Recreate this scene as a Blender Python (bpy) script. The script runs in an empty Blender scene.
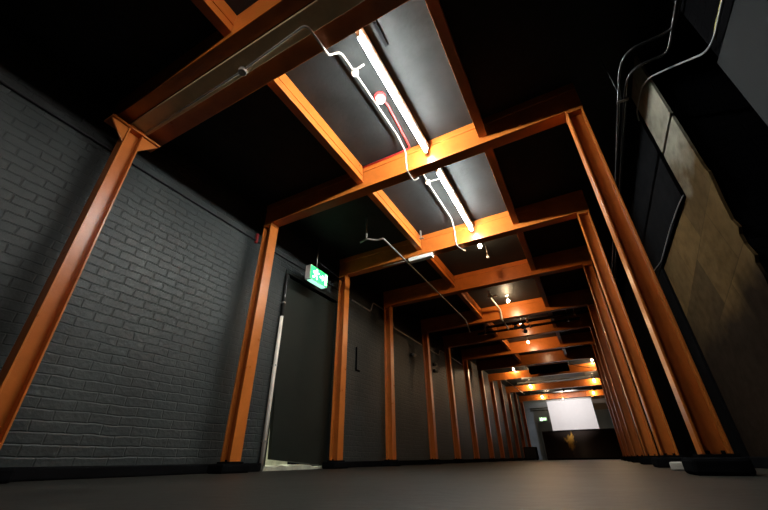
import bpy, math, random
from mathutils import Vector, Matrix
random.seed(7)
scene = bpy.context.scene
COL = scene.collection

# ------------------------------------------------------------------ materials
def mat(name, color, rough=.5, metal=0., noise=0., nscale=6., bump=0., bscale=40., emit=None, estr=0., spec=.5):
    m = bpy.data.materials.new(name); m.use_nodes = True
    nt = m.node_tree; N = nt.nodes; L = nt.links
    b = N['Principled BSDF']
    b.inputs['Base Color'].default_value = (*color, 1)
    b.inputs['Roughness'].default_value = rough
    b.inputs['Metallic'].default_value = metal
    b.inputs['Specular IOR Level'].default_value = spec
    if noise or bump:
        tc = N.new('ShaderNodeTexCoord')
    if noise:
        n = N.new('ShaderNodeTexNoise'); n.inputs['Scale'].default_value = nscale
        n.inputs['Detail'].default_value = 6; n.inputs['Roughness'].default_value = .65
        L.new(tc.outputs['Object'], n.inputs['Vector'])
        r = N.new('ShaderNodeValToRGB')
        r.color_ramp.elements[0].position = .3; r.color_ramp.elements[1].position = .7
        r.color_ramp.elements[0].color = (*[c * (1 - noise) for c in color], 1)
        r.color_ramp.elements[1].color = (*[min(1, c * (1 + noise)) for c in color], 1)
        L.new(n.outputs['Fac'], r.inputs['Fac']); L.new(r.outputs['Color'], b.inputs['Base Color'])
        mr = N.new('ShaderNodeMapRange')
        mr.inputs['To Min'].default_value = max(.05, rough - .1); mr.inputs['To Max'].default_value = min(1, rough + .12)
        L.new(n.outputs['Fac'], mr.inputs['Value']); L.new(mr.outputs['Result'], b.inputs['Roughness'])
    if bump:
        n2 = N.new('ShaderNodeTexNoise'); n2.inputs['Scale'].default_value = bscale; n2.inputs['Detail'].default_value = 4
        L.new(tc.outputs['Object'], n2.inputs['Vector'])
        bp = N.new('ShaderNodeBump'); bp.inputs['Strength'].default_value = bump; bp.inputs['Distance'].default_value = .01
        L.new(n2.outputs['Fac'], bp.inputs['Height']); L.new(bp.outputs['Normal'], b.inputs['Normal'])
    if emit:
        b.inputs['Emission Color'].default_value = (*emit, 1); b.inputs['Emission Strength'].default_value = estr
    return m

def brick_mat(name, color, rough=.42, bump=.9, spec=.4):
    m = bpy.data.materials.new(name); m.use_nodes = True
    nt = m.node_tree; N = nt.nodes; L = nt.links; b = N['Principled BSDF']
    g = N.new('ShaderNodeNewGeometry'); sp = N.new('ShaderNodeSeparateXYZ'); cb = N.new('ShaderNodeCombineXYZ')
    L.new(g.outputs['Position'], sp.inputs['Vector'])
    ad = N.new('ShaderNodeMath'); ad.operation = 'ADD'
    L.new(sp.outputs['X'], ad.inputs[0]); L.new(sp.outputs['Y'], ad.inputs[1])
    L.new(ad.outputs[0], cb.inputs['X']); L.new(sp.outputs['Z'], cb.inputs['Y'])
    wob = N.new('ShaderNodeTexNoise'); wob.inputs['Scale'].default_value = 5.0; wob.inputs['Detail'].default_value = 3
    L.new(g.outputs['Position'], wob.inputs['Vector'])
    mx = N.new('ShaderNodeMix'); mx.data_type = 'VECTOR'; mx.inputs['Factor'].default_value = .03
    L.new(cb.outputs['Vector'], mx.inputs['A']); L.new(wob.outputs['Color'], mx.inputs['B'])
    br = N.new('ShaderNodeTexBrick')
    br.inputs['Scale'].default_value = 1.0; br.inputs['Brick Width'].default_value = .235; br.inputs['Row Height'].default_value = .077
    br.inputs['Mortar Size'].default_value = .008; br.inputs['Mortar Smooth'].default_value = .9
    br.inputs['Color1'].default_value = (1, 1, 1, 1); br.inputs['Color2'].default_value = (.8, .8, .8, 1); br.inputs['Mortar'].default_value = (0, 0, 0, 1)
    L.new(mx.outputs['Result'], br.inputs['Vector'])
    ns = N.new('ShaderNodeTexNoise'); ns.inputs['Scale'].default_value = 22; ns.inputs['Detail'].default_value = 6
    L.new(g.outputs['Position'], ns.inputs['Vector'])
    bb = N.new('ShaderNodeRGBToBW'); L.new(br.outputs['Color'], bb.inputs['Color'])
    mul = N.new('ShaderNodeMath'); mul.operation = 'MULTIPLY_ADD'; mul.inputs[1].default_value = 1.5
    L.new(ns.outputs['Fac'], mul.inputs[0]); L.new(bb.outputs['Val'], mul.inputs[2])
    bp = N.new('ShaderNodeBump'); bp.inputs['Strength'].default_value = bump; bp.inputs['Distance'].default_value = .008
    L.new(mul.outputs[0], bp.inputs['Height']); L.new(bp.outputs['Normal'], b.inputs['Normal'])
    big = N.new('ShaderNodeTexNoise'); big.inputs['Scale'].default_value = 1.7; big.inputs['Detail'].default_value = 7
    L.new(g.outputs['Position'], big.inputs['Vector'])
    r = N.new('ShaderNodeValToRGB'); r.color_ramp.elements[0].position = .3; r.color_ramp.elements[1].position = .72
    r.color_ramp.elements[0].color = (*[c * .8 for c in color], 1); r.color_ramp.elements[1].color = (*[c * 1.2 for c in color], 1)
    L.new(big.outputs['Fac'], r.inputs['Fac'])
    mm = N.new('ShaderNodeMix'); mm.data_type = 'RGBA'; mm.blend_type = 'MULTIPLY'; mm.inputs['Factor'].default_value = .12
    L.new(r.outputs['Color'], mm.inputs[6]); L.new(br.outputs['Color'], mm.inputs[7])
    L.new(mm.outputs[2], b.inputs['Base Color'])
    b.inputs['Roughness'].default_value = rough; b.inputs['Specular IOR Level'].default_value = spec
    return m

def plaster_mat():
    # rough plaster: greyer skim high up, darker brown squarish patches lower down
    m = mat('bare_plaster', (.2, .16, .1), .9, bump=.5, bscale=14, spec=0.)
    nt = m.node_tree; N = nt.nodes; L = nt.links; b = N['Principled BSDF']
    g = N.new('ShaderNodeNewGeometry'); sp = N.new('ShaderNodeSeparateXYZ'); L.new(g.outputs['Position'], sp.inputs['Vector'])
    cb = N.new('ShaderNodeCombineXYZ'); L.new(sp.outputs['Y'], cb.inputs['X']); L.new(sp.outputs['Z'], cb.inputs['Y'])
    n = N.new('ShaderNodeTexNoise'); n.inputs['Scale'].default_value = 2.2; n.inputs['Detail'].default_value = 7
    L.new(cb.outputs['Vector'], n.inputs['Vector'])
    mp = N.new('ShaderNodeMapping'); mp.inputs['Rotation'].default_value = (0, 0, .2); L.new(cb.outputs['Vector'], mp.inputs['Vector'])
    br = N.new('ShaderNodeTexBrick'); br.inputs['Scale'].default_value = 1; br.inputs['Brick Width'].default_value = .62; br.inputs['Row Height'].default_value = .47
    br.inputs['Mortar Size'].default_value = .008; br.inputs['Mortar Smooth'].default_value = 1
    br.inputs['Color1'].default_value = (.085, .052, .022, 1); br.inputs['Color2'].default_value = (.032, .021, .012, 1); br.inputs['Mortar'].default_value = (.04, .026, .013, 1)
    L.new(mp.outputs['Vector'], br.inputs['Vector'])
    a = N.new('ShaderNodeMath'); a.operation = 'MULTIPLY_ADD'; a.inputs[1].default_value = 1.1
    L.new(n.outputs['Fac'], a.inputs[0]); L.new(sp.outputs['Z'], a.inputs[2])
    mr = N.new('ShaderNodeMapRange'); mr.inputs['From Min'].default_value = 2.6; mr.inputs['From Max'].default_value = 2.95
    L.new(a.outputs[0], mr.inputs['Value'])
    mx = N.new('ShaderNodeMix'); mx.data_type = 'RGBA'; L.new(mr.outputs['Result'], mx.inputs['Factor'])
    L.new(br.outputs['Color'], mx.inputs[6]); mx.inputs[7].default_value = (.19, .175, .14, 1)
    mm = N.new('ShaderNodeMix'); mm.data_type = 'RGBA'; mm.blend_type = 'MULTIPLY'; mm.inputs['Factor'].default_value = .6
    n3 = N.new('ShaderNodeTexNoise'); n3.inputs['Scale'].default_value = 9; n3.inputs['Detail'].default_value = 8; L.new(cb.outputs['Vector'], n3.inputs['Vector'])
    r = N.new('ShaderNodeValToRGB'); r.color_ramp.elements[0].position = .3; r.color_ramp.elements[1].position = .6
    r.color_ramp.elements[0].color = (.45, .45, .45, 1); L.new(n3.outputs['Fac'], r.inputs['Fac'])
    # dark brown towards the bottom, with a ragged upper edge
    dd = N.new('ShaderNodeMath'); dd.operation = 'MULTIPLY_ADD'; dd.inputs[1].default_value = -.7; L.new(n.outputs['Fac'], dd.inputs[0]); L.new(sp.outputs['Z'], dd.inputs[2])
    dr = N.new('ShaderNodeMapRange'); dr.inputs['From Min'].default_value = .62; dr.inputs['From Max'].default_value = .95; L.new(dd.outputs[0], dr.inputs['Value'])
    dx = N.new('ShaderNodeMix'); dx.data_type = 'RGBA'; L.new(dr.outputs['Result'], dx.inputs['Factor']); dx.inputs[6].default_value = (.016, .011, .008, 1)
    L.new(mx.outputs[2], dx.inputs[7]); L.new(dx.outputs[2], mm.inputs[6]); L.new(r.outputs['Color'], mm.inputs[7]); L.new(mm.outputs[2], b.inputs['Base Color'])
    return m

def bar_mat():
    m = mat('bar_front', (.03, .022, .019), .3, noise=.5, nscale=2)
    nt = m.node_tree; N = nt.nodes; L = nt.links; b = N['Principled BSDF']
    tc = N.new('ShaderNodeTexCoord'); mp = N.new('ShaderNodeMapping')
    mp.inputs['Scale'].default_value = (1.6, .2, .9)
    L.new(tc.outputs['Object'], mp.inputs['Vector'])
    n = N.new('ShaderNodeTexNoise'); n.inputs['Scale'].default_value = 3.2; n.inputs['Detail'].default_value = 8; n.inputs['Distortion'].default_value = 1.2
    L.new(mp.outputs['Vector'], n.inputs['Vector'])
    # a gold splash with its own place on the front: left of the middle
    sx = N.new('ShaderNodeSeparateXYZ'); L.new(tc.outputs['Object'], sx.inputs['Vector'])
    def hump(out, c, w):
        s = N.new('ShaderNodeMath'); s.operation = 'SUBTRACT'; L.new(out, s.inputs[0]); s.inputs[1].default_value = c
        a = N.new('ShaderNodeMath'); a.operation = 'ABSOLUTE'; L.new(s.outputs[0], a.inputs[0])
        r = N.new('ShaderNodeMapRange'); r.inputs['From Min'].default_value = 0; r.inputs['From Max'].default_value = w
        r.inputs['To Min'].default_value = 1; r.inputs['To Max'].default_value = 0; L.new(a.outputs[0], r.inputs['Value'])
        return r.outputs['Result']
    h = N.new('ShaderNodeMath'); h.operation = 'MULTIPLY'
    L.new(hump(sx.outputs['X'], -.45, .36), h.inputs[0]); L.new(hump(sx.outputs['Z'], .78, .6), h.inputs[1])
    k = N.new('ShaderNodeMath'); k.operation = 'MULTIPLY_ADD'; k.inputs[1].default_value = .55
    L.new(h.outputs[0], k.inputs[0]); L.new(n.outputs['Fac'], k.inputs[2])
    r = N.new('ShaderNodeValToRGB'); r.color_ramp.elements[0].position = .72; r.color_ramp.elements[1].position = .92
    r.color_ramp.elements[0].color = (.03, .022, .019, 1); r.color_ramp.elements[1].color = (.65, .34, .06, 1)
    L.new(k.outputs[0], r.inputs['Fac']); L.new(r.outputs['Color'], b.inputs['Base Color'])
    return m

ORANGE = mat('orange_steel_paint', (.46, .124, .019), .3, noise=.16, nscale=5, bump=.12, bscale=30)
CREAM = mat('cream_paint', (.78, .58, .32), .5, noise=.12, nscale=5)
BRICK = brick_mat('painted_brick', (.033, .0375, .037), .48, .6, .25)
PLAIN_DARK = brick_mat('dark_blue_grey_wall', (.15, .195, .25), .6, .25)
BLACKBRICK = brick_mat('black_brick', (.003, .003, .0034), .9, .4, 0.)
CEIL = mat('dark_ceiling_board', (.015, .016, .016), .6, noise=.4, nscale=3.5, bump=.2, bscale=25, spec=.2)
FLOOR = mat('worn_concrete', (.0165, .0148, .012), .5, noise=.6, nscale=1.3, bump=.3, bscale=18, spec=.22)
BLACK = mat('black_paint', (.005, .005, .0055), .8, noise=.3, nscale=8, spec=0.)
BLACKGLOSS = mat('black_gloss', (.012, .012, .014), .28)
DOORM = mat('dark_green_grey_door', (.010, .0125, .010), .6, noise=.2, nscale=3, spec=.2)
WHITE = mat('white_plastic', (.75, .74, .7), .4)
WHITEPAINT = mat('pale_pipe_paint', (.42, .38, .33), .45, noise=.15, nscale=12)
PALE = mat('pale_cream_pipe', (.85, .76, .66), .45)
GREYPIPE = mat('galvanised_pipe', (.32, .3, .27), .38, metal=.6, noise=.2, nscale=15)
DARKPIPE = mat('dark_pipe', (.05, .05, .05), .22, metal=.5)
CHROME = mat('bright_metal', (.7, .7, .72), .2, metal=1)
RED = mat('red_paint', (.5, .03, .03), .4)
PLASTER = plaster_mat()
GREYLOW = mat('grey_lower_face', (.012, .0135, .0145), .7, noise=.2, nscale=3, spec=.05)
STONE = mat('pale_threshold', (.42, .41, .32), .8, noise=.35, nscale=7)
SCREENM = mat('screen_cloth', (.82, .81, .82), .85, noise=.03, nscale=4)
TUBE = mat('lit_tube', (1, 1, 1), .4, emit=(.93, 1.0, .97), estr=265)
ASSUMEDTUBE = mat('lit_assumed_tube', (1, 1, 1), .4, emit=(1.0, .93, .88), estr=95)  # dimmer tube of the assumed batten out of view
BULB = mat('lit_bulb', (1, 1, 1), .4, emit=(1.0, .72, .42), estr=750)
SOFTBULB = mat('lit_small_bulb', (1, 1, 1), .4, emit=(1.0, .74, .45), estr=520)
EXITG = mat('lit_green_panel', (.05, .5, .15), .4, emit=(.03, .75, .16), estr=2.2)
EXITW = mat('lit_white_symbol', (.9, 1, .9), .4, emit=(.75, 1, .8), estr=8)
EXITU = mat('lit_lower_lens', (.1, .8, .6), .3, emit=(.5, 1.0, .8), estr=1.2)
EXITFAR = mat('lit_far_sign', (.5, .8, .5), .4, emit=(.45, .8, .4), estr=.8)
BARM = bar_mat()
LEATHER = mat('black_leather', (.01, .01, .012), .35)
CABLE = mat('black_cable', (.006, .006, .007), .6)
CABLEGREY = mat('grey_cable', (.2, .2, .21), .4)
CABLEYEL = mat('yellow_cable', (.35, .3, .06), .4)

# ------------------------------------------------------------------ mesh builder
class MB:
    def __init__(s): s.v = []; s.f = []; s.smooth = []
    def _add(s, vs, fs, sm=False):
        o = len(s.v); s.v += [tuple(p) for p in vs]
        for f in fs: s.f.append(tuple(i + o for i in f)); s.smooth.append(sm)
        return s
    def box(s, x0, x1, y0, y1, z0, z1):
        vs = [(x, y, z) for x in (x0, x1) for y in (y0, y1) for z in (z0, z1)]
        return s._add(vs, [(0, 1, 3, 2), (4, 6, 7, 5), (0, 4, 5, 1), (2, 3, 7, 6), (0, 2, 6, 4), (1, 5, 7, 3)])
    def prism(s, poly, a, b, axis):          # poly in the two other axes (cyclic order kept), extruded a..b along axis
        def P(p, t):
            return {0: (t, p[0], p[1]), 1: (p[0], t, p[1]), 2: (p[0], p[1], t)}[axis]
        n = len(poly)
        vs = [P(p, a) for p in poly] + [P(p, b) for p in poly]
        fs = [tuple(range(n - 1, -1, -1)), tuple(range(n, 2 * n))] + [(i, (i + 1) % n, n + (i + 1) % n, n + i) for i in range(n)]
        return s._add(vs, fs)
    def tube(s, path, r, n=10, closed_ends=True, round_=0, rs=None):
        P = [Vector(p) for p in path]
        if round_:
            Q = [P[0]]
            for i in range(1, len(P) - 1):
                a, b, c = P[i - 1], P[i], P[i + 1]
                d1 = min(round_, (a - b).length * .45); d2 = min(round_, (c - b).length * .45)
                p1 = b + (a - b).normalized() * d1; p2 = b + (c - b).normalized() * d2
                for k in range(6):
                    t = k / 5; Q.append(p1 * (1 - t) ** 2 + b * 2 * t * (1 - t) + p2 * t ** 2)
            Q.append(P[-1]); P = Q
        vs = []; up = None
        for i, p in enumerate(P):
            t = (P[min(i + 1, len(P) - 1)] - P[max(i - 1, 0)]).normalized()
            if up is None: up = Vector((0, 0, 1)) if abs(t.z) < .9 else Vector((1, 0, 0))
            u = (up - t * up.dot(t)).normalized(); w = t.cross(u); up = u
            rr = rs[i] if rs else r
            vs += [p + (u * math.cos(2 * math.pi * k / n) + w * math.sin(2 * math.pi * k / n)) * rr for k in range(n)]
        fs = []
        for i in range(len(P) - 1):
            for k in range(n):
                fs.append((i * n + k, i * n + (k + 1) % n, (i + 1) * n + (k + 1) % n, (i + 1) * n + k))
        s._add(vs, fs, True)
        if closed_ends:
            o = len(s.v) - len(vs)
            s.f.append(tuple(o + k for k in range(n - 1, -1, -1))); s.smooth.append(False)
            s.f.append(tuple(o + (len(P) - 1) * n + k for k in range(n))); s.smooth.append(False)
        return s
    def ball(s, c, r, n=12, m=8, sz=1.):
        vs = [(c[0], c[1], c[2] + r * sz)]
        for i in range(1, m):
            a = math.pi * i / m
            for k in range(n):
                b = 2 * math.pi * k / n
                vs.append((c[0] + r * math.sin(a) * math.cos(b), c[1] + r * math.sin(a) * math.sin(b), c[2] + r * sz * math.cos(a)))
        vs.append((c[0], c[1], c[2] - r * sz))
        fs = [(0, 1 + k, 1 + (k + 1) % n) for k in range(n)]
        for i in range(m - 2):
            for k in range(n):
                a = 1 + i * n; fs.append((a + k, a + n + k, a + n + (k + 1) % n, a + (k + 1) % n))
        e = len(vs) - 1; a = 1 + (m - 2) * n
        fs += [(e, a + (k + 1) % n, a + k) for k in range(n)]
        return s._add(vs, fs, True)
    def build(s, name, m, parent=None, bevel=0.):
        off = Vector((0, 0, 0))
        if parent is not None:
            off = Vector(parent.location)
            if parent.parent is not None: off += Vector(parent.parent.location)
        me = bpy.data.meshes.new(name)
        me.from_pydata([tuple(Vector(v) - off) for v in s.v], [], s.f); me.update()
        for p, sm in zip(me.polygons, s.smooth): p.use_smooth = sm
        me.materials.append(m)
        import bmesh
        bm = bmesh.new(); bm.from_mesh(me); bmesh.ops.recalc_face_normals(bm, faces=bm.faces); bm.to_mesh(me); bm.free()
        o = bpy.data.objects.new(name, me); COL.objects.link(o)
        if parent is not None: o.parent = parent
        if bevel:
            b = o.modifiers.new('bevel', 'BEVEL'); b.width = bevel; b.segments = 2; b.limit_method = 'ANGLE'
        return o

def tag(o, label, cat, group=None):
    o['label'] = label; o['category'] = cat
    if group: o['group'] = group
    return o
def thing(name, label, cat, loc=(0, 0, 0), group=None):
    o = bpy.data.objects.new(name, None); o.location = loc; o.empty_display_size = .1; COL.objects.link(o)
    return tag(o, label, cat, group)
def struct(o): o['kind'] = 'structure'; return o
def dup(root, loc, label, group=None):
    r = root.copy(); COL.objects.link(r); r.location = loc; r['label'] = label
    if group: r['group'] = group
    for ch in list(root.children):
        c = ch.copy(); COL.objects.link(c); c.parent = r
        for g in list(ch.children):
            d = g.copy(); COL.objects.link(d); d.parent = c
    return r

# ------------------------------------------------------------------ sizes (metres)
CZ = 3.345          # underside of the ceiling boards
BB = 2.995          # underside of the frame beams
WL = -3.62          # left wall face
WR = 1.17           # right wall face
YE = 24.3           # end wall
F = [.955, 2.88, 4.74, 6.45, 8.55, 10.25, 12.05, 13.95]    # near faces of the standard frames
REAR = [15.6, 19.05, 22.6]                                  # the wider frames at the far end
CW = .14

# ------------------------------------------------------------------ setting
struct(MB().box(-4.9, 3.2, -4, YE + .3, -.2, 0).build('floor', FLOOR))
struct(MB().box(-4.9, 3.2, -4, YE + .3, CZ, CZ + .15).build('ceiling', CEIL))
D0, D1, DH = 3.66, 5.0, 2.62
wl = MB()
wl.box(WL - .2, WL, -4, D0, 0, CZ); wl.box(WL - .2, WL, D1, YE, 0, CZ); wl.box(WL - .2, WL, D0, D1, DH, CZ)
struct(wl.build('wall_left', BRICK))
struct(MB().box(WL - .2, 3.2, YE, YE + .2, 0, CZ).build('wall_end', PLAIN_DARK))
struct(MB().box(-4.9, 3.2, -4.2, -4, 0, CZ).build('wall_back', BLACKBRICK))
# right wall: stretch with a grey lower face, black recess, bare plaster stretch under black boarding
struct(MB().box(WR, WR + .25, -4, 2.04, 0, CZ).build('wall_right', BLACKBRICK))
rec = MB().box(WR + .55, WR + .8, 1.8, 3.2, 0, CZ).box(WR + .25, WR + .55, 1.6, 2.04, 0, CZ)
struct(rec.build('wall_recess', BLACKBRICK))
struct(MB().box(WR + .02, WR + .55, 2.93, YE, 0, CZ).build('wall_right_far', BLACKBRICK))
# plaster skin on it, its near edge broken
edge = [(2.93, .08), (2.955, .25), (2.94, .6), (2.965, .95), (2.925, 1.08), (2.93, 1.17), (2.895, 1.21), (2.93, 1.31), (2.92, 1.385), (2.88, 1.42), (2.914, 1.5), (2.89, 1.65),
        (2.835, 1.88), (2.85, 1.9), (2.858, 1.963), (2.857, 2.2), (2.862, 2.6), (2.87, CZ)]
poly = edge + [(6.0, CZ), (6.0, .08)]
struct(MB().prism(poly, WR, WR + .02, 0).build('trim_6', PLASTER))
struct(MB().box(WR - .03, WR, 3.365, YE, 2.03, CZ).build('trim_1', BLACK))
struct(MB().box(WR - .025, WR + .02, 4.88, YE, 0, 2.03).build('trim_2', BLACK))
struct(MB().box(WR - .02, WR, -4, 2.04, 0, 2.09).build('trim_3', GREYLOW))  # grey lower face of the near right wall, black above
# low kerbs along the walls
kb = MB().box(WL, WL + .09, -4, D0 - .1, 0, .085).box(WL, WL + .09, D1 + .02, YE, 0, .085)
struct(kb.build('baseboard_left', BLACK, bevel=.012))
struct(MB().box(WR - .1, WR - .03, 2.9, YE, 0, .08).build('baseboard_right', BLACK, bevel=.01))
# the passage behind the door, lit by day
struct(MB().box(WL - 1.2, WL - 1.15, 3.0, 5.4, 0, 2.8).build('wall_passage', STONE))
struct(MB().box(WL - 1.15, WL - .05, 3.0, 5.4, 0, .025).build('floor_passage', STONE))
# door: a tall dark leaf that stops short of floor and jamb
dr = MB().prism([(3.70, DH - .03), (3.72, 1.9), (3.745, 1.0), (3.79, .6), (3.83, .12), (4.30, .085), (4.62, .06), (5.0, .03), (5.0, DH - .03)], WL - .09, WL - .04, 0)
door = struct(dr.build('door_1', DOORM))
fr = MB().box(WL - .1, WL + .015, D0 - .05, D0, 0, DH + .05)
fr.box(WL - .1, WL + .015, D0, D1, DH, DH + .05)
fr.box(WL - .1, WL - .02, D0, D0 + .07, 0, DH)
struct(fr.build('trim_4', DOORM, bevel=.004))
sill = MB().prism([(3.62, -.01), (3.66, .05), (3.8, .04), (3.95, .055), (4.1, .035), (4.3, .06), (4.5, .05), (4.62, .02), (4.7, -.01)], WL - .3, WL + .06, 0)
struct(sill.build('trim_7', STONE, bevel=.008))

# ------------------------------------------------------------------ columns
def h_section(x0, y0, z0, z1, t=.014, w=CW):
    # web along Y, flanges across: the open channel faces the room
    xm = x0 + w / 2; P = []
    P = [(x0, y0), (x0 + w, y0), (x0 + w, y0 + t), (xm + t / 2, y0 + t), (xm + t / 2, y0 + w - t), (x0 + w, y0 + w - t), (x0 + w, y0 + w),
         (x0, y0 + w), (x0, y0 + w - t), (xm - t / 2, y0 + w - t), (xm - t / 2, y0 + t), (x0, y0 + t)]
    return MB().prism(P, z0, z1, 2)

def h_section_x(x0, y0, z0, z1, t=.014, w=CW):
    # web across the hall, flanges facing the hall and the wall
    ym = y0 + w / 2
    P = [(x0, y0), (x0 + t, y0), (x0 + t, ym - t / 2), (x0 + w - t, ym - t / 2), (x0 + w - t, y0), (x0 + w, y0), (x0 + w, y0 + w),
         (x0 + w - t, y0 + w), (x0 + w - t, ym + t / 2), (x0 + t, ym + t / 2), (x0 + t, y0 + w), (x0, y0 + w)]
    return MB().prism(P, z0, z1, 2)

def column(x0, y0, label, group, top=BB, first=False):
    t = thing('steel_column', label, 'column', (x0, y0, .085), group)
    (h_section if first else h_section_x)(x0, y0, .1, top - .035).build('shaft', ORANGE, t, .003)
    MB().box(x0 - .02, x0 + CW + .02, y0 - .02, y0 + CW + .02, .085, .1).build('base_plate', BLACK, t, .002)
    MB().box(x0 - .004, x0 + CW + .004, y0 - .004, y0 + CW + .004, top - .035, top).build('cap_plate', ORANGE, t, .003)
    b = MB()
    for dx in (.035, CW - .035):
        for dy in (.045, CW - .045):
            b.tube([(x0 + dx, y0 + dy, .1), (x0 + dx, y0 + dy, .118)], .011, 6)
    b.build('bolt', BLACK, t)
    return t

XL = -3.43
place_l = [
    'nearest left-hand orange column, with flared gusset plates at its top',
    'orange steel column just left of the tall dark door, before the green exit sign',
    'orange steel column just right of the tall dark door, behind the green exit sign',
    'left-hand orange column next beyond the door column, second past the dark door',
    'left-hand dark orange column, third one past the dark door',
    'left-hand dark orange column, fourth one past the dark door',
    'left-hand dark orange column, fifth one past the dark door',
    'left-hand orange column, sixth one past the dark door',
    'left-hand orange column, seventh one past the dark door, under the first wide rear beam',
    'left-hand orange column, eighth one past the dark door, between two rear beams',
    'left-hand orange column, ninth one past the dark door, under the middle rear beam',
    'left-hand orange column, tenth one past the dark door, last but one before the end wall',
    'farthest left-hand orange column, beside the black box by the end wall']
YL = F + [15.6, 17.3, 19.05, 20.8, 22.6]
for i, y in enumerate(YL):
    top = BB if i < 8 else 2.86
    if i in (9, 11): top = CZ
    t = column(XL, y, place_l[i], 'orange columns along the left wall', top, i == 0)
    if i == 0:
        xm = XL + CW / 2
        for nm, s in (('gusset_plate', -1), ('gusset_plate', 1)):
            e = y if s < 0 else y + CW
            MB().prism([(e, BB - .24), (e, BB - .05), (e + s * .155, BB - .05)], xm + .035, xm + .055, 0).build(nm, ORANGE, t, .002)
        MB().box(XL - .01, XL + CW + .01, y - .16, y + CW + .16, BB - .05, BB - .03).build('seat_plate', ORANGE, t, .002)
XRC = .49
place_r = [
    'nearest right-hand orange column, tallest in view, beside the bare plaster wall',
    'second right-hand orange column, standing between the nearest one and the far columns',
    'third right-hand orange column from the camera',
    'fourth right-hand orange column from the camera, mostly behind the third',
    'fifth right-hand orange column from the camera, an edge behind the fourth',
    'sixth right-hand orange column from the camera, an edge behind the fifth',
    'seventh right-hand orange column from the camera, an edge behind the sixth']
for i, y in enumerate(F[1:]):
    column(XRC, y - .005, place_r[i], 'orange columns on the right')
place_rr = ['right-hand orange column under the first wide rear beam, set further right',
            'right-hand orange column under the middle rear beam, set further right',
            'farthest right-hand orange column, just right of the white screen and bar']
for i, y in enumerate(REAR):
    column(.98, y, place_rr[i], 'orange columns on the right', 2.86)

# plinth blocks
def plinth(x, y, label, w=.26, l=.36, group='black plinth blocks'):
    MBx = MB().box(x - w / 2, x + w / 2, y - l / 2, y + l / 2, 0, .085)
    o = MBx.build('plinth_block', BLACK, None, .018); tag(o, label, 'plinth', group)
for i, y in enumerate(YL):
    w = ['nearest left-hand column with gusset plates', 'column just left of the dark door', 'column just right of the dark door', 'second left-hand column past the door',
         'third left-hand column past the door', 'fourth left-hand column past the door', 'fifth left-hand column past the door', 'sixth left-hand column past the door',
         'seventh left-hand column past the door', 'eighth left-hand column past the door', 'ninth left-hand column past the door', 'tenth left-hand column past the door', 'farthest left-hand column'][i]
    plinth(XL + CW / 2 - .0, y + CW / 2, 'black plinth block under the ' + w, .22)
for i, y in enumerate(F[1:]):
    w = ['nearest', 'second', 'third', 'fourth', 'fifth', 'sixth', 'seventh'][i]
    plinth(XRC + CW / 2 - .02, y + CW / 2, 'black plinth block under the %s right-hand column' % w, .26, .34)
for i, y in enumerate(REAR):
    plinth(.98 + CW / 2 - .03, y + CW / 2, 'black plinth block under the right-hand column of the %s rear beam' % ['first', 'middle', 'last'][i], .25)

# ------------------------------------------------------------------ beams
def i_section_x(y0, z0, z1, x0, x1, w=CW, t=.018, tw=.02):
    ym = y0 + w / 2
    P = [(y0, z0), (y0 + w, z0), (y0 + w, z0 + t), (ym + tw / 2, z0 + t), (ym + tw / 2, z1 - t), (y0 + w, z1 - t), (y0 + w, z1), (y0, z1), (y0, z1 - t), (ym - tw / 2, z1 - t),
         (ym - tw / 2, z0 + t), (y0, z0 + t)]
    return MB().prism(P, x0, x1, 0)
def beam(y0, label, x0=-3.44, x1=.64, z0=BB, z1=CZ, sides=True):
    t = thing('steel_beam', label, 'beam', ((x0 + x1) / 2, y0, z0), 'orange ceiling beams')
    # cased channel-faced beam: flat face plates between the flange tips
    MB().box(x0, x1, y0 + .012, y0 + CW - .012, z0 + .016, z1).build('web', ORANGE, t)
    MB().box(x0, x1, y0, y0 + CW, z0, z0 + .016).build('bottom_flange', ORANGE, t, .003)
    MB().box(x0, x1, y0, y0 + CW, z1 - .09, z1).build('top_flange', ORANGE, t, .003)
    return t
bl = ['', 'orange ceiling beam right behind the nearest bright tube', 'orange ceiling beam right behind the second bright tube, with a small white batten under it',
      'orange ceiling beam behind the first bare bulb', 'orange ceiling beam with a pale drop pipe, behind the second bare bulb', 'dim brown ceiling beam behind the black lighting bars',
      'orange ceiling beam behind the third bare bulb', 'orange ceiling beam next beyond the third bulb, last of the narrow frames']
for i, y in enumerate(F):
    if i: beam(y, bl[i])
# first frame: a pair of beams with a cream soffit strip between them
t = thing('steel_beam', 'nearest thick double ceiling beam with a cream underside strip', 'beam', (-1.2, .84, BB), 'orange ceiling beams')
MB().box(-3.50, WR, .84, .952, BB + .03, CZ).build('front_beam', ORANGE, t, .004)
MB().box(-3.50, WR, 1.125, 1.29, BB + .03, CZ).build('rear_beam', ORANGE, t, .004)
MB().box(-3.40, WR, .955, 1.122, BB, BB + .03).build('soffit_strip', CREAM, t, .004)
rl = ['first wide rear ceiling beam, lit at both ends, black box hung before its middle', 'middle wide rear ceiling beam, lit by a bulb near each end', 'farthest wide ceiling beam just above the white screen']
for i, y in enumerate(REAR):
    beam(y, rl[i], -3.44, 1.14, 2.86, 3.14)
    for s in (0, 1): pass
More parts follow.
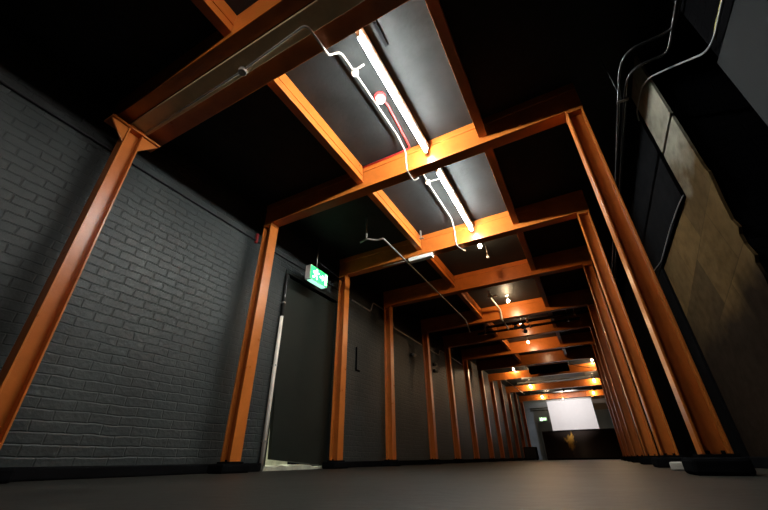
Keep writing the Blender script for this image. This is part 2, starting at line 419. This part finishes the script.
# ------------------------------------------------------------------ joists between beams
def joist(x0, y0, y1, label, mirror):
    t = thing('steel_joist', label, 'joist', (x0, y0, 3.085), 'orange ceiling joists')
    w = .085
    MB().box(x0 + .012, x0 + w - .012, y0, y1, 3.1, CZ).build('web', ORANGE, t)
    MB().box(x0, x0 + w, y0, y1, 3.085, 3.1).build('bottom_flange', ORANGE, t, .002)
    MB().box(x0 + .004, x0 + w - .004, y0, y1, 3.19, 3.2).build('rib', ORANGE, t)
    return t
spans = [(-.9, .84)] + [(1.29, F[1])] + [(F[i] + CW, F[i + 1]) for i in range(1, 7)]
sn = ['before the nearest double beam', 'beside the nearest bright tube', 'beside the second bright tube', 'beside the first bare bulb', 'beside the second bare bulb', 'above the black lighting bars',
      'beside the third bare bulb', 'in the last bay of the narrow frames']
for (a, b), n in zip(spans, sn):
    joist(-1.88, a, b, 'left-hand orange joist ' + n, 0)
    joist(-.345, a, b, 'right-hand orange joist ' + n, 1)

# ------------------------------------------------------------------ fluorescent tubes
def batten(x, y0, y1, label, tm=TUBE):
    t = thing('fluorescent_light', label, 'light', (x, (y0 + y1) / 2, CZ), 'bright fluorescent battens')
    P = [(x - .022, 3.185), (x + .022, 3.185), (x + .034, 3.215), (x + .034, 3.25), (x - .034, 3.25), (x - .034, 3.215)]
    MB().prism(P, y0 - .02, y1 + .02, 1).build('housing', WHITE, t, .002)
    MB().tube([(x, y0 + .01, 3.15), (x, y1 - .01, 3.15)], .019, 14).build('tube', tm, t)
    for y in (y0 - .012, y1 - .013):
        MB().box(x - .016, x + .016, y, y + .025, 3.13, 3.19).build('end_cap', WHITE, t, .003)
    for y in (y0 + .25, y1 - .25):
        MB().tube([(x, y, 3.25), (x, y, CZ)], .008, 8).build('hanger', GREYPIPE, t)
    return t
batten(-.935, 1.37, 2.845, 'nearest bright fluorescent batten under the dark ceiling')
batten(-.935, -1.05, .35, 'assumed dim fluorescent batten overhead, unseen before the nearest double beam', ASSUMEDTUBE)  # out-of-view batten, assumed and added to light the near wall and first beam
batten(-.94, 3.20, 4.69, 'second bright fluorescent batten, beyond the beam behind the nearest one')

# conduits feeding them
def conduit(name, label, cat, paths, m, r=.011, boxes=(), rd=.05, group=None, box_r=.035):
    loc = paths[0][0]
    t = thing(name, label, cat, loc, group)
    for p in paths: MB().tube(p, r, 10, round_=rd).build('pipe', m, t)
    for b in boxes:
        MB().tube([(b[0], b[1], b[2] - .022), (b[0], b[1], b[2] + .022)], box_r, 16).build('junction_box', m, t, .004)
    return t
conduit('conduit', 'white conduit crossing under the nearest beam and running beside the nearest tube', 'conduit',
        [[(-3.26, 1.085, 2.982), (-1.92, 1.078, 2.982), (-1.19, 1.04, 2.980), (-1.18, 1.25, 2.972), (-1.205, 1.325, 3.04), (-1.27, 1.42, 3.2), (-1.20, 1.49, 3.30), (-1.195, 1.70, 3.30), (-1.175, 2.60, 3.30), (-1.19, 2.84, 3.27), (-1.19, 2.85, 2.97),
          (-1.19, 3.04, 2.965), (-1.14, 3.07, 3.02)], [(-1.192, 1.70, 3.30), (-1.08, 1.70, 3.31)]], WHITEPAINT, .0092, [(-1.192, 1.72, 3.30), (-1.9, 1.077, 2.972)], .05)
conduit('conduit', 'white conduit branching beside the second tube and dropping past the beam', 'conduit',
        [[(-1.178, 3.32, CZ), (-1.173, 3.50, 3.30), (-1.170, 4.46, 3.30), (-1.215, 4.715, 3.25), (-1.218, 4.72, 2.98), (-1.18, 4.80, 2.95), (-1.14, 4.93, 2.96)], [(-1.173, 3.50, 3.30), (-1.0, 3.50, 3.29)]], WHITEPAINT, .0092, [(-1.173, 3.50, 3.30)], .05)
# heat detector with a red cable
t = thing('heat_detector', 'round white detector on a red base beside the nearest tube', 'detector', (-1.124, 2.09, CZ))
MB().tube([(-1.124, 2.09, 3.315), (-1.124, 2.09, CZ)], .062, 24).build('base', RED, t, .003)
MB().tube([(-1.124, 2.09, 3.265), (-1.124, 2.09, 3.28), (-1.124, 2.09, 3.315)], .05, 24, rs=[.03, .048, .05]).build('sensor_head', WHITE, t)
MB().tube([(-1.112, 2.14, 3.335), (-1.10, 2.226, 3.335), (-1.138, 2.85, 3.335), (-1.16, 2.866, 3.325), (-1.80, 2.866, 3.32)], .011, 8, round_=.03).build('red_cable', RED, t)
# ceiling slot cover, drop bracket
tag(MB().box(-.832, -.802, 1.435, 1.66, 3.325, CZ).build('slot_cover', BLACK), 'short dark strip on the ceiling right of the nearest tube', 'ceiling strip')
t = thing('drop_bracket', 'small grey drop bracket at the left joist near the second tube', 'bracket', (-1.74, 4.6, CZ))
MB().box(-1.755, -1.735, 4.58, 4.61, 3.2, CZ).build('strap', GREYPIPE, t, .002)
MB().box(-1.77, -1.70, 4.575, 4.615, 3.185, 3.2).build('foot', GREYPIPE, t, .002)
# small white emergency batten behind the third frame
t = thing('emergency_light', 'small unlit white batten under the beam behind the second tube', 'light', (-1.85, 4.79, 2.995))
MB().box(-2.06, -1.63, 4.75, 4.835, 2.955, BB).build('housing', WHITE, t, .006)
MB().box(-2.05, -1.64, 4.745, 4.84, 2.925, 2.957).build('diffuser', WHITE, t, .01)
MB().tube([(-2.06, 4.79, 2.975), (-2.3, 4.79, 2.982), (-2.55, 4.79, 2.985)], .006, 8).build('cable', WHITEPAINT, t)
# hung conduit running away down the left
conduit('hung_conduit', 'long bare conduit hung below the beams left of centre', 'conduit',
        [[(-2.45, 3.88, 2.95), (-2.32, 3.84, 2.95), (-2.20, 3.955, 2.95), (-2.095, 3.95, 2.95), (-2.10, 8.05, 2.95), (-2.27, 9.0, 2.93)], [(-2.105, 4.81, 2.95), (-2.105, 4.81, BB)], [(-2.11, 6.52, 2.95), (-2.11, 6.52, BB)], [(-2.32, 3.84, 2.95), (-2.32, 3.84, CZ)]], GREYPIPE, .014, [], .04)

# ------------------------------------------------------------------ bare bulbs
def bulb(p, label, m=BULB, r=.03, drop=None):
    t = thing('bare_bulb', label, 'bulb', (p[0], p[1], CZ), 'bare warm bulbs')
    top = drop if drop else CZ
    MB().ball(p, r, 14, 10, 1.15).build('globe', m, t)
    MB().tube([(p[0], p[1], p[2] + r * .9), (p[0], p[1], p[2] + r + .05)], .016, 12).build('socket', WHITE, t)
    MB().tube([(p[0], p[1], p[2] + r + .05), (p[0], p[1], top)], .004, 6).build('cord', WHITEPAINT, t)
    if top == CZ: MB().tube([(p[0], p[1], CZ - .02), (p[0], p[1], CZ)], .035, 14).build('ceiling_rose', WHITE, t)
    return t
bulb((-.95, 5.17, 3.12), 'nearest bare warm bulb, in the bay beyond the second tube')
bulb((-1.06, 8.02, 3.20), 'bare warm bulb beside the pale drop pipe, second along the centre')
bulb((-1.18, 11.45, 3.12), 'bare warm bulb in the centre beyond the black lighting bars')
bulb((.47, 15.4, 3.19), 'bare warm bulb before the right end of the first rear beam')
bulb((-2.35, 15.4, 3.19), 'bare warm bulb before the left half of the first rear beam')
bulb((.43, 18.9, 3.05), 'bare warm bulb before the right end of the middle rear beam')
bulb((-2.27, 18.9, 3.05), 'bare warm bulb before the left half of the middle rear beam')
bulb((.32, 22.45, 2.99), 'bare warm bulb at the farthest beam, above the right of the screen', SOFTBULB)
bulb((-2.2, 22.45, 3.0), 'bare warm bulb at the farthest beam, left of the screen', SOFTBULB)
bulb((-1.19, 22.42, 2.80), 'small bulb below the farthest beam, just above the white screen', SOFTBULB, .022)
bulb((-.95, 13.2, 3.285), 'assumed bare warm bulb hidden behind the beam of the third bulb, lighting the next beam', SOFTBULB, .02)  # unseen bulb, assumed and added to light the face of the next beam
bulb((-1.08, 9.78, 3.20), 'bare warm bulb just beyond the black lighting bars', SOFTBULB, .022)
bulb((-2.0, 23.5, 3.12), 'added bare warm bulb hidden behind the farthest beam, brightening the end wall', SOFTBULB, .03)  # unseen bulb added to brighten the end wall
# small pendant fitting beside the first bulb
t = thing('ceiling_socket', 'small pale ceiling socket just beyond the nearest bare bulb', 'socket', (-.93, 5.6, CZ))
MB().tube([(-.93, 5.6, 3.10), (-.93, 5.6, 3.14)], .022, 12).build('cup', WHITE, t, .003)
MB().tube([(-.93, 5.6, 3.14), (-.93, 5.6, CZ)], .006, 8).build('stem', GREYPIPE, t)
# pale drop pipe with a tee by the second bulb
conduit('drop_pipe', 'pale pipe with a tee dropping past the beam by the second bulb', 'conduit',
        [[(-1.37, 7.62, CZ), (-1.37, 7.62, 3.22), (-1.34, 8.50, 3.2), (-1.34, 8.52, 2.95), (-1.34, 9.2, 2.93)], [(-1.42, 7.62, 3.22), (-1.22, 7.62, 3.22)]], WHITEPAINT, .02, [(-1.37, 7.62, 3.24)], .06, box_r=.05)
# ------------------------------------------------------------------ black lighting bars
for (y, z, x0, x1, lab) in ((9.1, 3.02, -2.1, .46, 'nearer black lighting bar hung across the hall past the drop pipe'), (9.55, 3.02, -2.2, .3, 'farther black lighting bar hung across the hall')):
    t = thing('lighting_bar', lab, 'lighting bar', (-.9, y, z), 'black lighting bars')
    MB().tube([(x0, y, z), (x1, y, z)], .032, 14).build('bar', DARKPIPE, t)
    for x in (x0 + .2, -.85, x1 - .25):
        MB().tube([(x, y, z + .03), (x, y, CZ)], .012, 8).build('hanger', GREYPIPE, t)
        MB().box(x - .025, x + .025, y - .042, y + .042, z - .045, z + .045).build('clamp', CHROME, t, .008)
def lantern(x, y, z, label):
    t = thing('stage_lantern', label, 'spotlight', (x, y, z), 'silver lanterns on the lighting bars')
    MB().tube([(x, y, z - .02), (x + .01, y - .05, z - .07), (x + .02, y - .1, z - .12)], .05, 16, rs=[.03, .045, .055]).build('can', CHROME, t)
    MB().box(x - .06, x + .06, y - .012, y + .012, z - .012, z + .0).build('yoke', BLACK, t, .003)
    MB().box(x - .065, x - .058, y - .012, y + .012, z - .09, z).build('yoke', BLACK, t)
    return t
lantern(-1.15, 9.1, 2.988, 'left silver lantern clamped under the nearer lighting bar')
lantern(-.98, 9.1, 2.988, 'right silver lantern clamped under the nearer lighting bar')
lantern(-1.0, 9.55, 2.988, 'silver lantern clamped under the farther lighting bar')

# ------------------------------------------------------------------ exit sign above the door
t = thing('exit_sign', 'lit green exit sign hung beside the dark door on the left', 'exit sign', (-3.33, 4.02, CZ))
sx0, sx1, sy0, sy1, sz0, sz1 = -3.40, -3.30, 3.80, 4.24, 2.53, 2.768
MB().box(sx0, sx1, sy0, sy1, sz0, sz1).build('case', WHITE, t, .005)
fp = MB().box(sx1, sx1 + .004, sy0 + .008, sy1 - .008, sz0 + .008, sz1 - .008).build('face_panel', EXITG, t)
X0, X1 = sx1 + .004, sx1 + .007
sym = MB()
cy, cz = 3.93, 2.649                                  # running figure
sym.tube([(X0, cy + .025, cz + .07), (X1, cy + .025, cz + .07)], .018, 14)
def strokes(pts, w):
    for (a, b) in pts:
        d = Vector((b[0] - a[0], b[1] - a[1])); n = Vector((-d.y, d.x)).normalized() * w / 2
        sym.prism([(a[0] + n.x, a[1] + n.y), (b[0] + n.x, b[1] + n.y), (b[0] - n.x, b[1] - n.y), (a[0] - n.x, a[1] - n.y)], X0, X1, 0)
strokes([((cy + .012, cz + .05), (cy - .012, cz - .02))], .034)
strokes([((cy + .01, cz + .045), (cy + .055, cz + .02)), ((cy + .055, cz + .02), (cy + .075, cz + .04)), ((cy + .0, cz + .045), (cy - .045, cz + .03)), ((cy - .045, cz + .03), (cy - .055, cz - .0)),
         ((cy - .012, cz - .02), (cy + .035, cz - .035)), ((cy + .035, cz - .035), (cy + .03, cz - .085)), ((cy - .012, cz - .02), (cy - .03, cz - .06)), ((cy - .03, cz - .06), (cy - .075, cz - .07))], .017)
# arrow and doorway
strokes([((4.04, 2.649), (4.12, 2.649))], .026)
sym.prism([(4.10, 2.599), (4.15, 2.649), (4.10, 2.699)], X0, X1, 0)
sym.box(X0, X1, 4.17, 4.215, 2.56, 2.738)
s = sym.build('pictogram', EXITW, fp)
MB().box(sx0 + .02, sx1 - .01, sy0 + .04, sy1 - .04, sz0 - .012, sz0).build('lower_lens', EXITU, t, .004)
MB().tube([(-3.34, 3.99, sz1), (-3.34, 3.99, CZ)], .011, 8).build('stem', GREYPIPE, t)
MB().tube([(-3.34, 3.99, 2.92), (-3.34, 4.4, 2.90), (-3.345, 4.74, 2.88)], .006, 8).build('cable', CABLE, t)
# cable running along the left wall
tag(MB().tube([(WL + .014, -3.5, 2.828), (WL + .014, 3.5, 2.828), (WL + .014, 4.9, 2.86), (WL + .014, 6.4, 2.83)], .014, 8).build('wall_cable', CABLE), 'black cable running along the upper left brick wall', 'cable')
# red tag near second column top
tag(MB().box(WL - .004, WL + .03, 2.93, 2.965, 2.79, 2.945).build('alarm_strip', RED, None, .004), 'small red strip on the wall at the top of the column left of the door', 'alarm')
# pale pipe at the door jamb
t = thing('wall_pipe', 'pale vertical pipe beside the left jamb of the dark door', 'pipe', (-3.575, 3.60, 0))
MB().tube([(-3.575, 3.60, 0), (-3.575, 3.60, 1.0), (-3.575, 3.606, 1.9)], .026, 12).build('pipe', PALE, t)
MB().tube([(-3.575, 3.606, 1.9), (-3.575, 3.61, 2.58)], .02, 12).build('upper_pipe', DARKPIPE, t)
for z in (.3, 1.2, 2.1): MB().box(WL, -3.55, 3.585, 3.622, z, z + .02).build('clip', GREYPIPE, t)
# bracket outline on the wall past the door
t = thing('wall_bracket', 'thin dark angle bracket on the brick wall past the door', 'bracket', (WL, 5.75, 1.6))
MB().box(WL, WL + .02, 5.66, 5.685, 1.52, 1.95).build('upright', BLACK, t); MB().box(WL, WL + .02, 5.685, 5.80, 1.52, 1.545).build('foot', BLACK, t)
# small fittings on the left wall
def wallspot(y, z, label):
    t = thing('wall_fitting', label, 'wall fitting', (WL, y, z), 'round fittings high on the left wall')
    MB().tube([(WL, y, z), (WL + .06, y, z)], .05, 14).build('base', BLACKGLOSS, t)
    MB().tube([(WL + .06, y, z), (WL + .13, y - .04, z - .04)], .04, 14).build('head', GREYPIPE, t)
    return t
wallspot(8.2, 2.36, 'round wall fitting before the third left-hand column past the door')
wallspot(9.72, 2.42, 'upper round wall fitting before the fourth left-hand column past the door')
wallspot(9.72, 2.24, 'lower round wall fitting before the fourth left-hand column past the door')
# dark pipework on the wall tops on the left
conduit('wall_conduit', 'dark conduit stepping along the upper left wall beyond the exit sign', 'conduit',
        [[(-3.5, 5.3, 2.75), (-3.5, 6.0, 2.75), (-3.5, 6.1, 2.98), (-3.5, 6.9, 2.98), (-3.52, 7.1, 2.72), (-3.52, 10.0, 2.72), (-3.52, 10.1, 2.9), (-3.52, 13.5, 2.9)]], GREYPIPE, .013, [], .06)

# ------------------------------------------------------------------ right aisle conduits
s_ = 2.62
def az(p): return (p[0], p[1], p[2] if len(p) > 2 else 2.62)
conduit('aisle_conduit', 'thin dark conduit along the right aisle, outer one of the curved pair', 'conduit',
        [[az(q) for q in [(.83, 13.0), (.82, 2.9), (.815, 2.3), (.84, 2.19), (.90, 2.15), (.96, 2.145), (1.10, 2.14), (1.14, 2.10), (1.145, 2.0), (1.14, -2.0)]]], DARKPIPE, .010, [], .08, 'curved conduits of the right aisle')
conduit('aisle_conduit', 'thin dark conduit along the right aisle, inner one of the curved pair', 'conduit',
        [[az(q) for q in [(.865, 13.0), (.86, 2.75), (.865, 2.45), (.89, 2.36), (.95, 2.325), (1.0, 2.32), (1.10, 2.32), (1.125, 2.28), (1.125, 2.16), (1.12, -2.0)]]], DARKPIPE, .010, [], .08, 'curved conduits of the right aisle')
for x, l in ((.80, 'clip bracket holding the outer right-aisle conduit'),):
    pass
for y in (2.6, 4.4, 6.4):
    n = {2.6: 'nearest', 4.4: 'middle', 6.4: 'far'}[y]
    t = thing('conduit_hanger', '%s thin hanger carrying the two right-aisle conduits' % n, 'hanger', (.842, y, CZ), 'hangers of the right-aisle conduits')
    MB().box(.80, .885, y - .012, y + .012, 2.60, 2.608).build('cradle', GREYPIPE, t)
    MB().tube([(.842, y, 2.605), (.842, y, CZ)], .004, 6).build('rod', CABLE, t)
tag(MB().tube([(1.13, 3.36, 3.0), (1.13, 3.30, 3.08), (1.135, 3.12, 3.06), (1.135, 2.95, 3.03), (1.13, 2.73, 2.88), (1.13, 2.44, 2.60), (1.13, 2.22, 2.38), (1.13, 2.03, 2.19), (1.13, 1.90, 2.14), (1.13, 1.70, 2.155), (1.13, .6, 2.2)], .0065, 8, round_=.08).build('loose_cable', CABLEGREY),
    'loose grey cable looping down the upper right wall', 'cable')
tag(MB().tube([(1.164, 1.96, 2.20), (1.164, 1.88, 2.215), (1.164, 1.70, 2.22), (1.164, .6, 2.27)], .008, 8).build('loose_cable', CABLEYEL), 'yellow cable beside the grey cable at the top right', 'cable')
tag(MB().tube([(1.134, 3.30, 2.01), (1.13, 3.5, 2.03), (1.13, 3.9, 2.05), (1.13, 4.7, 2.04), (1.13, 5.23, 2.14)], .0045, 8, round_=.1).build('wall_wire', CABLEGREY), 'pale thin wire along the edge of the black boarding above the plaster', 'cable')
# stubs beside the right columns
# pale chunk on the floor by the right plinths
tag(MB().prism([(.42, 3.78), (.50, 3.76), (.52, 3.87), (.44, 3.90)], 0, .055, 2).build('wood_offcut', WHITEPAINT, None, .008), 'small pale offcut on the floor between the right-hand plinths', 'offcut')

# ------------------------------------------------------------------ far end
# white screen
t = thing('projection_screen', 'white projection screen hung above the bar at the far end', 'screen', (-.9, 21.7, 2.7))
MB().box(-1.96, .12, 21.69, 21.70, 1.25, 2.66).build('cloth', SCREENM, t)
MB().tube([(-2.0, 21.70, 2.68), (.16, 21.70, 2.68)], .035, 12).build('roller_case', WHITE, t)
MB().tube([(-1.96, 21.69, 1.25), (.12, 21.69, 1.25)], .015, 10).build('bottom_bar', WHITEPAINT, t)
for x in (-1.8, -.04): MB().tube([(x, 21.70, 2.71), (x, 21.70, CZ)], .006, 6).build('cord', CABLE, t)
# curved bar counter
t = thing('bar_counter', 'dark curved bar counter with a gold splash at the far end', 'bar', (-.78, 21.3, 0))
n = 24; front = []; 
for k in range(n + 1):
    u = -1 + 2 * k / n; front.append((-.79 + 1.66 * u, 21.3 - .45 * (1 - u * u)))
back = [(x, y + .55) for x, y in reversed(front)]
MB().prism(front + back, .06, 1.19, 2).build('front', BARM, t)
f2 = [(x * 1.0, y - .03) for x, y in front]; b2 = [(x, y + .6) for x, y in reversed(front)]
MB().prism(f2 + b2, 1.19, 1.235, 2).build('counter_top', BLACKGLOSS, t, .006)
f3 = [(x, y + .05) for x, y in front]; b3 = [(x, y + .5) for x, y in reversed(front)]
MB().prism(f3 + b3, 0, .06, 2).build('toe_kick', BLACK, t)
# black box by the end of the left row
t = thing('speaker_cabinet', 'black loudspeaker cabinet on the floor left of the bar', 'speaker', (-2.98, 20.1, 0))
MB().box(-3.26, -2.70, 19.9, 20.35, .03, .54).build('cabinet', BLACK, t, .012)
MB().box(-3.22, -2.74, 19.885, 19.9, .07, .50).build('grille', BLACKGLOSS, t)
for x in (-3.2, -2.76):
    MB().tube([(x, 20.0, 0), (x, 20.0, .03)], .025, 10).build('foot', BLACK, t)
    MB().tube([(x, 20.28, 0), (x, 20.28, .03)], .025, 10).build('foot', BLACK, t)
# exit sign on the end wall and a door below it
t = thing('exit_sign', 'small pale green exit sign on the dark end wall left of the screen', 'exit sign', (-2.45, YE, 2.05))
MB().box(-2.80, -2.38, YE - .06, YE, 1.93, 2.13).build('case', WHITE, t, .004)
q = MB().box(-2.79, -2.39, YE - .064, YE - .06, 1.94, 2.12).build('face_panel', EXITFAR, t)
sy = MB(); yy0, yy1 = YE - .067, YE - .064
sy.tube([(-2.66, yy0, 2.075), (-2.66, yy1, 2.075)], .017, 12); sy.box(-2.69, -2.64, yy0, yy1, 1.99, 2.055); sy.box(-2.72, -2.69, yy0, yy1, 1.955, 2.0); sy.box(-2.655, -2.63, yy0, yy1, 1.95, 1.995)
sy.prism([(-2.48, 1.98), (-2.43, 2.03), (-2.48, 2.08)], yy0, yy1, 1); sy.box(-2.56, -2.48, yy0, yy1, 2.015, 2.045)
sy.build('pictogram', EXITW, q)
d = struct(MB().box(-2.9, -2.05, YE - .05, YE, 0, 1.85).build('door_2', mat('blue_grey_door', (.07, .095, .13), .5)))
MB().tube([(-2.12, YE - .1, .95), (-2.12, YE - .05, .95)], .025, 10).build('door_handle', CHROME, d)
# dark upper board on the right part of the end wall
struct(MB().box(.15, .98, YE - .04, YE, 2.35, CZ).build('trim_5', mat('brown_board', (.16, .12, .09), .6)))
# pipes on the end wall above the door
conduit('wall_conduit', 'dark twin pipes across the end wall above the small exit sign', 'conduit', [[(-3.2, YE - .03, 2.62), (-1.9, YE - .03, 2.62)], [(-3.2, YE - .03, 2.5), (-1.9, YE - .03, 2.5)]], DARKPIPE, .02, [], 0)
# trolley at the right of the bar
t = thing('service_trolley', 'small metal service trolley standing right of the bar', 'trolley', (.92, 18.6, 0))
for x in (.72, .94):
    for y in (18.4, 18.8): MB().tube([(x, y, 0), (x, y, .98)], .013, 8).build('leg', GREYPIPE, t)
for z in (.14, .55, .96): MB().box(.70, .96, 18.38, 18.82, z, z + .02).build('shelf', BLACKGLOSS, t, .004)
b = thing('bucket', 'small white bucket on the lower shelf of the trolley', 'bucket', (.82, 18.52, .16))
MB().tube([(.82, 18.52, .16), (.82, 18.52, .34)], .08, 16, rs=[.065, .085]).build('pail', WHITE, b)
MB().tube([(.82, 18.52, .335), (.82, 18.52, .35)], .09, 16).build('rim', WHITE, b)
# black box hung before the first rear beam, pale trays in the rear bays
t = thing('ceiling_unit', 'black box unit hung before the middle of the first rear beam', 'ceiling unit', (-1.05, 15.3, CZ))
MB().box(-1.75, -.35, 15.1, 15.55, 2.93, 3.16).build('case', BLACK, t, .01)
MB().box(-1.8, -.3, 15.06, 15.1, 3.15, 3.18).build('front_rail', WHITE, t)
for x in (-1.6, -.5): MB().tube([(x, 15.3, 3.16), (x, 15.3, CZ)], .012, 8).build('hanger', GREYPIPE, t)
for y, l in ((17.3, 'pale cable tray across the ceiling between the first two rear beams'), (20.8, 'pale cable tray across the ceiling between the last two rear beams')):
    t = thing('cable_tray', l, 'cable tray', (-1.2, y, 2.95), 'cable trays of the rear bays')
    MB().box(-2.6, .3, y, y + .18, 2.93, 2.942).build('tray', GREYPIPE, t)
    MB().box(-2.6, .3, y, y + .008, 2.942, 2.985).build('lip', GREYPIPE, t)
    for x in (-2.3, -1.1, .1): MB().tube([(x, y + .09, 2.94), (x, y + .09, CZ)], .006, 6).build('rod', DARKPIPE, t)
t = thing('emergency_light', 'small white batten under the first rear beam on the left', 'light', (-1.96, 15.5, 2.86))
MB().box(-2.15, -1.75, 15.58, 15.66, 2.80, 2.863).build('housing', WHITE, t, .008)
# diagonal hung conduit in the rear left
conduit('hung_conduit', 'slanting pale conduit hung below the rear beams on the left', 'conduit', [[(-2.75, 15.5, 2.83), (-2.72, 18.9, 2.82), (-2.70, 19.6, 2.82)], [(-2.72, 19.12, 2.82), (-2.72, 19.12, 2.868)]], WHITEPAINT, .018, [], .05)
# sagging cable at the right of the first rear beam
tag(MB().tube([(-.3, 15.2, 3.12), (.0, 15.3, 3.0), (.4, 15.4, 2.93), (.75, 15.45, 3.0), (1.0, 15.5, 3.14)], .012, 8, round_=.2).build('sagging_cable', CABLE), 'black cable sagging before the right end of the first rear beam', 'cable')
# added low spotlight fitting, put in to brighten the screen
t = thing('added_spotlight', 'added small spotlight under the middle rear beam, brightening the white screen', 'spotlight', (-.9, 19.12, 2.86))
MB().tube([(-.9, 19.12, 2.86), (-.9, 19.12, 2.8)], .01, 8).build('stem', BLACK, t)
MB().tube([(-.9, 19.09, 2.80), (-.9, 19.21, 2.755)], .035, 14).build('can', BLACK, t)

# ------------------------------------------------------------------ lamps that are not meshes
def lamp(kind, name, loc, energy, color, **k):
    l = bpy.data.lights.new(name, kind); l.energy = energy; l.color = color
    for a, v in k.items(): setattr(l, a, v)
    o = bpy.data.objects.new(name, l); o.location = loc; COL.objects.link(o); return o
sp = lamp('SPOT', 'added_screen_light', (-.9, 19.225, 2.75), 290, (1, .93, .9), spot_size=1.2, spot_blend=.5, shadow_soft_size=.03)  # light of the added spotlight, brightens the screen
sp.rotation_euler = (Vector((-.92, 21.7, 1.9)) - Vector(sp.location)).to_track_quat('-Z', 'Y').to_euler()
dl = lamp('AREA', 'passage_daylight', (WL - .7, 4.2, 2.5), 110, (.95, 1, .85), shape='RECTANGLE', size=.6, size_y=1.8)

w = bpy.data.worlds.new('world'); scene.world = w; w.use_nodes = True
w.node_tree.nodes['Background'].inputs['Color'].default_value = (.5, .6, .8, 1)
w.node_tree.nodes['Background'].inputs['Strength'].default_value = .003

# ------------------------------------------------------------------ camera
yaw, pitch, roll, fpx = math.radians(27.85), math.radians(29.89), math.radians(-.84), 356.8
Fv = Vector((-math.sin(yaw) * math.cos(pitch), math.cos(yaw) * math.cos(pitch), math.sin(pitch)))
R0 = Vector((math.cos(yaw), math.sin(yaw), 0)); U0 = R0.cross(Fv)
Rv = math.cos(roll) * R0 + math.sin(roll) * U0; Uv = -math.sin(roll) * R0 + math.cos(roll) * U0
cam = bpy.data.cameras.new('camera'); co = bpy.data.objects.new('camera', cam); COL.objects.link(co)
cam.sensor_fit = 'HORIZONTAL'; cam.sensor_width = 36; cam.lens = 36 * fpx / 768; cam.clip_start = .02; cam.clip_end = 100
M = Matrix((Rv, Uv, -Fv)).transposed().to_4x4(); M.translation = Vector((0, 0, .095)); co.matrix_world = M
scene.camera = co
vs = scene.view_settings
vs.view_transform = 'Standard'; vs.look = 'None'; vs.exposure = 0; vs.gamma = 1; vs.use_curve_mapping = False
scene.cycles.use_denoising = True
scene.cycles.max_bounces = 8
